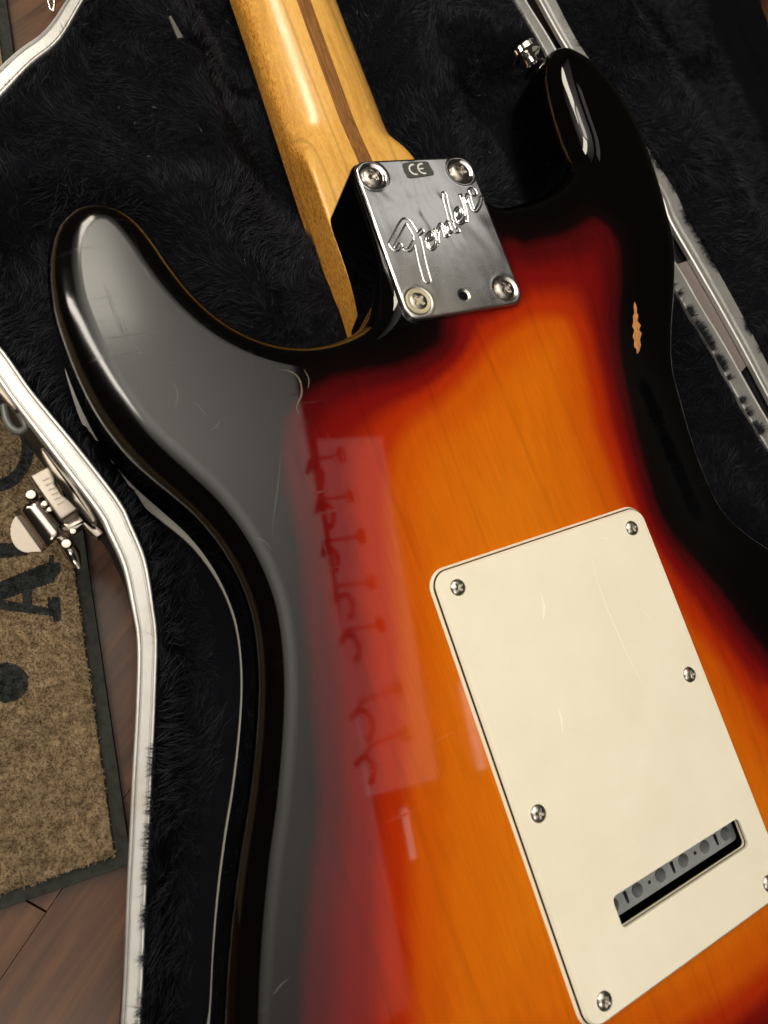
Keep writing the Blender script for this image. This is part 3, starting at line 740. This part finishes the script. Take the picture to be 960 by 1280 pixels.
def inner(name,h,dep):
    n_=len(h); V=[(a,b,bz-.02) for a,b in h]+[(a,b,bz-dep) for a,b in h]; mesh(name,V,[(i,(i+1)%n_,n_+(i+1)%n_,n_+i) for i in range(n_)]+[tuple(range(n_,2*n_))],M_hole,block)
for h in hol: inner('string_hole',[((a-np.mean([q[0] for q in h]))*1.004+np.mean([q[0] for q in h]),b) for a,b in h],4.5)
for h in smal: inner('set_hole',h,1.5)
for h in sl: inner('spring_slot',h,3)

# strap button on the long horn
bp=Vector(at(655,65,-22)); bq=Vector(at(667,86,-22)); ax=(bp-bq).normalized()
lathe('strap_button',[(.01,0),(5.4,0),(5.9,.6),(5.6,1.5),(3.7,2.4),(3.4,5.4),(4.2,6.6),(6.5,7.3),(7.2,8.2),(7.2,10.6),(6.5,11.5),(3.4,11.9),(.01,11.9)],M_button,guitar,(bp.x-ax.x*10.5,bp.y-ax.y*10.5,bp.z-ax.z*10.5+GZ),axis=ax,n=40)

# ------------------------------------------------------------------ case
ZR=-30
case=tag(empty('guitar_case',(0,0,FZ)),'open hard guitar case with black plush lining, aluminium rims and nickel latch','guitar case')
CZ=-FZ
Lin=[(220,-190),(160,-90),(105,0),(75,50),(40,80),(0,122),(-60,185),(-100,270),(-85,340),(-45,390),(0,432),(42,490),(100,560),(150,625),(165,655),(183,700),(193,760),(197,800),(195,870),(193,920),(190,980),(187,1050),(183,1120),(180,1200),(176,1280),(168,1400),(158,1560)]
Lou=[(195,-200),(136,-92),(86,0),(60,30),(30,55),(0,82),(-85,165),(-130,270),(-112,350),(-60,412),(0,475),(30,520),(75,580),(120,640),(145,690),(160,735),(170,790),(173,830),(170,880),(167,940),(163,1010),(160,1080),(157,1160),(155,1220),(152,1280),(144,1400),(134,1560)]
def ribbon_rim(name,inner_px,outer_px,prof,z,matl,parent,step=3.,lo=None):
    I=catmull([at(a,b,z)[:2] for a,b in inner_px],step); 
    O=np.array([at(a,b,z)[:2] for a,b in outer_px]); O=catmull(O,1.)
    # centre line and steady width
    d,nn,_,_=nearest(I,O,False); wid=np.median(d); 
    T=np.gradient(I,axis=0); T/=np.linalg.norm(T,axis=1)[:,None]; Nn=np.c_[-T[:,1],T[:,0]]
    sgn=np.sign(((nn-I)*Nn).sum(1).mean()); Nn*=sgn
    ww=np.clip(d,wid*(.8 if lo is None else lo),wid*1.25); 
    for _ in range(30): ww=np.convolve(np.pad(ww,1,'edge'),[.25,.5,.25],'valid')
    V=[];Fc=[];m=len(prof)
    for p,n_,w_ in zip(I,Nn,ww):
        for s,h in prof: V.append((p[0]+n_[0]*s*w_,p[1]+n_[1]*s*w_,z+h+CZ))
    for i in range(len(I)-1):
        for j in range(m-1): Fc.append((i*m+j,i*m+j+1,(i+1)*m+j+1,(i+1)*m+j))
    o=mesh(name,V,Fc,matl,parent)
    bm=bmesh.new(); bm.from_mesh(o.data); bmesh.ops.recalc_face_normals(bm,faces=bm.faces[:]); bm.to_mesh(o.data); bm.free()
    o.data.set_sharp_from_angle(angle=math.radians(25)); return o,I,Nn,ww
PROF=[(0,-9),(0,-.8),(.02,-.1),(.07,.15),(.14,.1),(.19,-.25),(.21,-.75),(.24,-.75),(.27,-.45),(.72,-.30),(.75,-.5),(.78,-.5),(.80,-.1),(.86,.05),(.95,-.1),(1.0,-.6),(1.0,-7)]
rimL,IL,NL,WL=ribbon_rim('rim',Lin,Lou,PROF,ZR,M_alu,case)
rimL['label']='scuffed aluminium rim along the left side of the case'
Rin=[(566,-160),(618,-50),(645,0),(682,62),(735,163),(784,250),(819,317),(840,351),(859,386),(890,437),(912,476),(946,536),(1040,690),(1180,930)]
Rou=[(580,-160),(632,-50),(658,0),(694,58),(748,157),(798,242),(833,307),(854,341),(873,374),(904,425),(926,464),(960,523),(1054,676),(1194,918)]
PROF2=[(0,-2.2),(0,-.6),(.04,0),(.12,.1),(.8,0),(.84,-.4),(.9,-.4),(.93,0),(1,-.2),(1,-7)]
# at the right the rim stands a little lower than the back of the guitar
rimR,IR,NR,WR=ribbon_rim('rim',Rin,Rou,PROF2,ZR,M_alu,case,lo=.3)
rimR['label']='aluminium rim of the case base on the hinge side'
Din=[(618,-120),(650,-50),(675,0),(709,60),(750,122),(788,183),(825,242),(838,276),(870,332),(901,386),(932,442),(960,495),(1050,665),(1140,830)]
Dou=[(636,-120),(669,-50),(694,0),(722,56),(766,116),(800,172),(832,224),(858,267),(885,318),(912,368),(941,421),(970,480),(1060,655),(1150,822)]
PROF3=[(0,-2.5),(0,-.4),(.05,.1),(.25,.1),(.30,-.5),(.38,-.5),(.42,.3),(.95,.9),(1.0,.5),(1,-7)]
rimD,ID,ND,WD=ribbon_rim('rim',Din,Dou,PROF3,ZR,M_alu,case,lo=.3)
rimD['label']='aluminium rim of the opened lid'
M_hinge=mat('grey_hinge_leaf',(.24,.20,.19),.5,.3)
hp=[at(a,b,ZR-3)[:2] for a,b in [(846,330),(872,322),(938,452),(926,466)]]
prism('hinge',hp,ZR-3+CZ,ZR-5+CZ,M_hinge,case,bev=.3)
hp=[at(a,b,ZR-7)[:2] for a,b in [(926,462),(950,448),(1010,560),(985,580)]]
prism('hinge_strap',hp,ZR-5+CZ,ZR-8+CZ,M_vinyl,case,bev=.4)
hp=[at(a,b,ZR-7)[:2] for a,b in [(815,292),(850,270),(878,318),(850,338)]]
prism('hinge_strap',hp,ZR-7+CZ,ZR-10+CZ,M_vinyl,case,bev=.4)

# shell walls under the rims
def wall(name,I,Nn,ww,s,zt_,zb_):
    P=I+Nn*(ww*s)[:,None]; V=[(p[0],p[1],zt_+CZ) for p in P]+[(p[0],p[1],zb_+CZ) for p in P]; n_=len(P)
    return mesh(name,V,[(i,i+1,n_+i+1,n_+i) for i in range(n_-1)],M_vinyl,case)
wall('shell_side',IL,NL,WL,.9,ZR-5,-90); wall('shell_side',IR,NR,WR,.9,ZR-5,-90); wall('shell_side',ID,ND,WD,.1,ZR-5,-90)

# plush lining: a height field inside the rims
basepoly=np.array([tuple(p) for p in IL]+[tuple(p) for p in IR[::-1]])
lidpoly=np.r_[ID+ND*(WD*.98)[:,None], np.array([(420,-180),(420,330),(160,330)])]
bp2=basepoly[::2]; OC2=OC[::4]
def bed_base(P):
    d=nearest(P,bp2)[0]; inb=inside(P,OC2); db=np.where(inb,0,nearest(P,OC2)[0])
    up=sm(10,60,P[:,1]+.15*np.abs(P[:,0]+60))
    cav=-49-13*sm(30,60,P[:,1])*sm(52,30,np.abs(P[:,0]))
    pad=-40+6*up
    k=sm(16,38,db)*sm(36,58,np.abs(P[:,0])+ (P[:,1]<-60)*100)
    z=cav*(1-k)+pad*k
    z=z+ (ZR-1.6-z)*sm(11,0,d)
    gl=np.array([at(236,52,-34)[:2],at(330,57,-34)[:2]]); gd=nearest(P,gl,False)[0]; z=z-9*np.exp(-(gd/2.0)**2)
    z=z+fbm(P[:,0]/26,P[:,1]/26)*1.6*sm(2,10,d)
    return z
def bed_lid(P):
    d=nearest(P,(ID+ND*(WD*.98)[:,None])[::3],False)[0]
    z=ZR-2+9*sm(0,16,d)+7*np.exp(-((d-30)/11)**2)-50*sm(38,66,d)+fbm(P[:,0]/22,P[:,1]/22)*2.2
    return z
def lining(name,poly,fn,parent,x0,x1,y0,y1,step=3.2):
    xs=np.arange(x0,x1,step); ys_=np.arange(y0,y1,step); X,Y=np.meshgrid(xs,ys_); P=np.c_[X.ravel(),Y.ravel()]
    Z=fn(P); ins=sdf(P,poly)>-step*.9
    nx_=len(xs); Fc=[]
    for j in range(len(ys_)-1):
        for i in range(nx_-1):
            a=j*nx_+i
            if ins[a] and ins[a+1] and ins[a+nx_] and ins[a+nx_+1]: Fc.append((a,a+1,a+nx_+1,a+nx_))
    used=np.unique(np.array(Fc)); mp=np.full(len(P),-1); mp[used]=np.arange(len(used))
    # pull outside vertices back onto the rim edge
    d,nn,_,_=nearest(P,poly); out=~inside(P,poly); P=np.where(out[:,None],nn,P)
    V=np.c_[P,Z+CZ][used]; Fc=mp[np.array(Fc)]
    return mesh(name,V,Fc,M_furdk,parent)
lin=lining('lining',basepoly,bed_base,case,-200,215,-330,240)
lin2=lining('lid_lining',lidpoly,bed_lid,case,90,400,-180,330)
def in_frame(P,z=-40):      # strands are only grown where the view (and a step beside it) can reach
    c=(R@np.c_[P,np.full(len(P),float(z))].T).T+TV
    u=480+F*c[:,0]/c[:,2]; v=640+F*c[:,1]/c[:,2]
    return (u>-260)&(u<1220)&(v>-260)&(v<1520)

def fur(name,poly,fn,parent,n,box,lenr,lean0,vis=None):
    q=rng.random((n,2)); P=np.array(box[0])+q*(np.array(box[1])-np.array(box[0])); P=P[inside(P,poly)]
    P=P[in_frame(P)]
    if vis is not None: P=P[vis(P)]
    e=.8; z=fn(P); gx_=(fn(P+[e,0])-z)/e; gy_=(fn(P+[0,e])-z)/e
    Nn=np.c_[-gx_,-gy_,np.ones(len(P))]; Nn/=np.linalg.norm(Nn,axis=1)[:,None]
    a=fbm(P[:,0]/38+5,P[:,1]/38,2)*2.6+lean0; tuft=fbm(P[:,0]/7,P[:,1]/7+50,2)
    ln=np.c_[np.cos(a),np.sin(a),np.zeros(len(P))]*(.95+.5*tuft[:,None])+rng.normal(size=(len(P),3))*.22
    ln[:,0]+=.7*fbm(P[:,0]/4.5+90,P[:,1]/4.5,1); ln[:,1]+=.7*fbm(P[:,0]/4.5,P[:,1]/4.5+70,1)
    L=lenr[0]+(lenr[1]-lenr[0])*rng.random(len(P)); L*=1+.25*tuft
    return strands(name,np.c_[P,z+CZ-.3],Nn,L,(.13+.11*rng.random(len(P))),[M_fur],parent,ln,seg=3)
def vis_base(P):
    keep=~inside(P,OC2); keep&=~((P[:,0]<-90)&(P[:,1]<10)&(nearest(P,OC2)[0]<4.5)); return keep&(P[:,1]<215)
fur('plush_pile',basepoly,bed_base,lin,400000,((-200,-300),(215,215)),(3.5,6.5),2.0,vis_base)
fur('plush_pile',lidpoly,bed_lid,lin2,190000,((95,-150),(330,300)),(4,8),-.6)
# tufts creeping over the rims
def edge_tufts(name,I,Nn,sel,n,parent,out,ln_=(4,8)):
    idx=np.array([i for i in range(len(I)-1) if sel(I[i])])
    k=rng.choice(idx,n); t=rng.random(n)[:,None]; P=I[k]*(1-t)+I[k+1]*t
    cl=fbm(P[:,0]/5,P[:,1]/5,2); kp=cl>-.25+.5*rng.random(n); P=P[kp]; N2=Nn[k][kp]; cl=cl[kp]
    lean=np.c_[N2*out,np.zeros(len(P))]+rng.normal(size=(len(P),3))*.35
    strands(name,np.c_[P-N2*.6,np.full(len(P),ZR+.15+CZ)],np.tile([0,0,.8],(len(P),1)),ln_[0]+(ln_[1]-ln_[0])*rng.random(len(P))*(1+cl*.5),.2+.15*rng.random(len(P)),[M_fur],parent,lean,seg=3)
edge_tufts('rim_tufts',IL,NL,lambda p:p[1]<-140,1500,rimL,.9,(1.5,3.5))
edge_tufts('rim_tufts',IR,NR,lambda p:-200<p[1]<60,9000,rimR,1.2,(2.5,5.5))
edge_tufts('rim_tufts',ID+ND*WD[:,None],-ND,lambda p:-200<p[1]<60,7000,rimD,1.0,(3,6))
# pale lint and stray fibres caught in the plush
M_lint=mat('pale_lint',(.22,.21,.19),.7)
q=np.array([[-130,-100]])+rng.random((900,2))*np.array([[320,260]]); q=q[inside(q,basepoly)&~inside(q,OC2)][:130]
strands('lint',np.c_[q,bed_base(q)+CZ+3.2],np.tile([.0,0,.35],(len(q),1)),.5+2.2*rng.random(len(q))**3,np.full(len(q),.16),[M_lint],lin,rng.normal(size=(len(q),3))*[1,1,.15],seg=3,curl=.8)
# accessory compartment lid with ribbon tab
cl=[at(a,b,-30)[:2] for a,b in [(236,52),(300,55),(300,-60),(222,-60)]]
tab=[at(a,b,-26)[:2] for a,b in [(211,20),(214,19),(229,46),(222,47)]]
prism('ribbon_tab',tab,-26.2+CZ,-27+CZ,M_tab,lin,bev=.2)

# ------------------------------------------------------------------ latch on the left rim
ZL=ZR-3
def px(l,z): return [at(a,b,z)[:2] for a,b in l]
latch=empty('latch',(0,0,0)); latch.parent=case
LA=lambda a,b:(a/4.8,540+b/4.8)
def lp(l): return [LA(a,b) for a,b in l]
prism('strike_bar',px(lp([(240,95),(262,90),(300,130),(345,185),(380,225),(440,275),(470,335),(500,385),(545,450),(580,520),(575,545),(550,545),(520,500),(470,440),(440,410),(425,350),(385,310),(340,275),(305,235),(275,185),(250,135)]),ZL),ZL+CZ,ZL-4+CZ,M_latch,latch,bev=.9,seg=3)
prism('latch_box',px(lp([(180,262),(285,205),(305,225),(330,275),(332,310),(375,375),(420,410),(470,462),(372,525),(352,515)]),ZL-1),ZL-1+CZ,ZL-8+CZ,M_latch,latch,bev=.7,seg=3)
for i in range(6):
    a,b=250+i*18,285+i*28
    prism('embossed_bar',px(lp([(a,b),(a+38,b-20),(a+44,b-10),(a+6,b+10)]),ZL-.8),ZL-.72+CZ,ZL-1.1+CZ,M_latch,latch,bev=.1)
prism('latch_base',px(lp([(360,530),(470,470),(520,540),(575,555),(640,600),(585,640),(545,615),(500,560),(440,610),(400,600)]),ZL-9),ZL-7+CZ,ZL-13+CZ,M_latchdk,latch,bev=.8)
# curved lever plate
def sheet_patch(name,cols_px,zs,matl,parent):
    V=[];m=len(cols_px[0])
    for c,zc in zip(cols_px,zs):
        for (a,b) in c: q=at(*LA(a,b),zc); V.append((q[0],q[1],zc+CZ))
    n_=len(cols_px)
    Fc=[(i*m+j,i*m+j+1,(i+1)*m+j+1,(i+1)*m+j) for i in range(n_-1) for j in range(m-1)]
    o=mesh(name,V,Fc,matl,parent); s=o.modifiers.new('thick','SOLIDIFY'); s.thickness=.0007; return o
def edge_line(p,q,n=8): return [(p[0]+(q[0]-p[0])*k/n,p[1]+(q[1]-p[1])*k/n) for k in range(n+1)]
sheet_patch('lever',[edge_line((250,395),(400,600)),edge_line((215,410),(372,612)),edge_line((170,432),(340,640)),edge_line((130,452),(300,680)),edge_line((92,475),(262,715))],[ZL-7,ZL-4.5,ZL-3.8,ZL-5.5,ZL-9],M_latchdk,latch)
disc=[(92,470)]+[(168+103*math.cos(math.radians(a))*1.0,600+125*math.sin(math.radians(a))) for a in range(232,70,-12)]+[(262,720)]
prism('lever_lip',px(lp(disc),ZL-10),ZL-9.2+CZ,ZL-10.3+CZ,M_latch,latch,bev=.25)
def knob(c,r,h,z,m_=M_latchdk,nm='rivet'):
    q=at(*LA(*c),z); lathe(nm,[(r*.7,-h),(r*.7,-.3*h),(r,-.2*h),(r,.4*h),(r*.7,.7*h),(.01,.75*h)],m_,latch,(q[0],q[1],z+CZ),n=20)
knob((190,385),2.0,3,ZL-7); knob((270,435),1.2,2,ZL-5); knob((300,470),1.0,2,ZL-5); knob((440,600),1.2,2,ZL-6)
tube('hook',[(*at(*LA(370,640),ZL-8)[:2],ZL-8+CZ),(*at(*LA(400,680),ZL-8)[:2],ZL-7+CZ),(*at(*LA(440,740),ZL-9)[:2],ZL-8+CZ),(*at(*LA(470,810),ZL-10)[:2],ZL-11+CZ)],[1.6,2.2,2.4,.9],M_latchdk,latch,n=12)
knob((400,675),1.9,2.4,ZL-5.5)
# second fitting further up the rim
f2=empty('handle_bracket',(0,0,0)); f2.parent=case
KA=lambda a,b:(a/7.11,440+b/7.11)
kp=lambda l:[KA(a,b) for a,b in l]
prism('bracket_plate',px(kp([(-60,180),(0,255),(60,340),(110,410),(155,480),(150,515),(120,515),(60,450),(0,380),(-60,310)]),ZL),ZL+CZ,ZL-3+CZ,M_latch,f2,bev=.8,seg=3)
hl=[(40,470),(50,540),(65,610),(100,670),(150,705),(200,700),(235,670),(215,610),(170,540)]
tube('handle_loop',[(*at(*KA(a,b),ZL-9)[:2],ZL-9+CZ) for a,b in catmull([(a,b) for a,b in hl],20)],1.4,mat('grey_plastic',(.10,.10,.09),.35),f2,n=10)
# small bright latch loop on the upper left rim
f3=empty('upper_latch',(0,0,0)); f3.parent=case
tube('latch_wire',[(*at(a,b,ZR-8)[:2],ZR-8+CZ) for a,b in [(57,-12),(60,2),(63,12),(66,14),(68,6),(66,-10)]],.5,M_button,f3,n=8)

# the painted ceiling that the lacquer mirrors; it carries the pool of light of the added uplight
M_ceil=mat('matt_white_paint',(.80,.80,.78),.9,spec=.1)
ce_=[(-720,-760),(140,-760),(420,1250),(-720,1250)]
tag(prism('ceiling',ce_,1012,1000,M_ceil,None,bev=0,smooth=False),kind='structure')
# ------------------------------------------------------------------ hanger rail high on the wall (seen only mirrored in the lacquer)
def mir(u,v,h):
    q=at(u,v,-h); return (q[0],q[1],h)
HR=445
rail=tag(empty('hanger_rail',(136,-98,HR)),'black wall hooks in a row, mirrored in the red lacquer left of the cover','hooks')
M_hook=mat('black_iron',(.01,.01,.01),.6)
RL=Vector((136,-98,HR))
H=[((387,574),(426,569),(393,597),10),((397,624),(438,620),(406,647),11),((406,677),(452,671),(413,702),10),((419,733),(465,728),(431,760),11),((433,788),(475,781),(437,812),12),((452,876),(497,861),(452,909),14),((466,931),(507,916),(456,965),12)]
for s0_,s1_,c_,r_ in H:
    hh=HR
    a=Vector(mir(*s0_,hh))-RL; b=Vector(mir(*s1_,hh))-RL
    hk=tube('hook_arm',[a,a*.5+b*.5,b],[1.7,1.7,1.7],M_hook,rail,n=8)
    e1=Vector(mir(s1_[0]-1,s1_[1]-9,hh))-RL; e2=Vector(mir(s1_[0]+3,s1_[1]+9,hh))-RL
    tube('wall_plate',[e1,b,e2],[4,5.5,4],M_hook,rail,n=8)
    cc_=[Vector(mir(c_[0]+r_*math.cos(math.radians(t_)),c_[1]+r_*1.5*math.sin(math.radians(t_)),hh))-RL for t_ in range(-160,70,20)]
    tube('hook_yoke',[a]+cc_,[2.0]+[2.5+.9*(k%3==1) for k in range(len(cc_))],M_hook,rail,n=8)
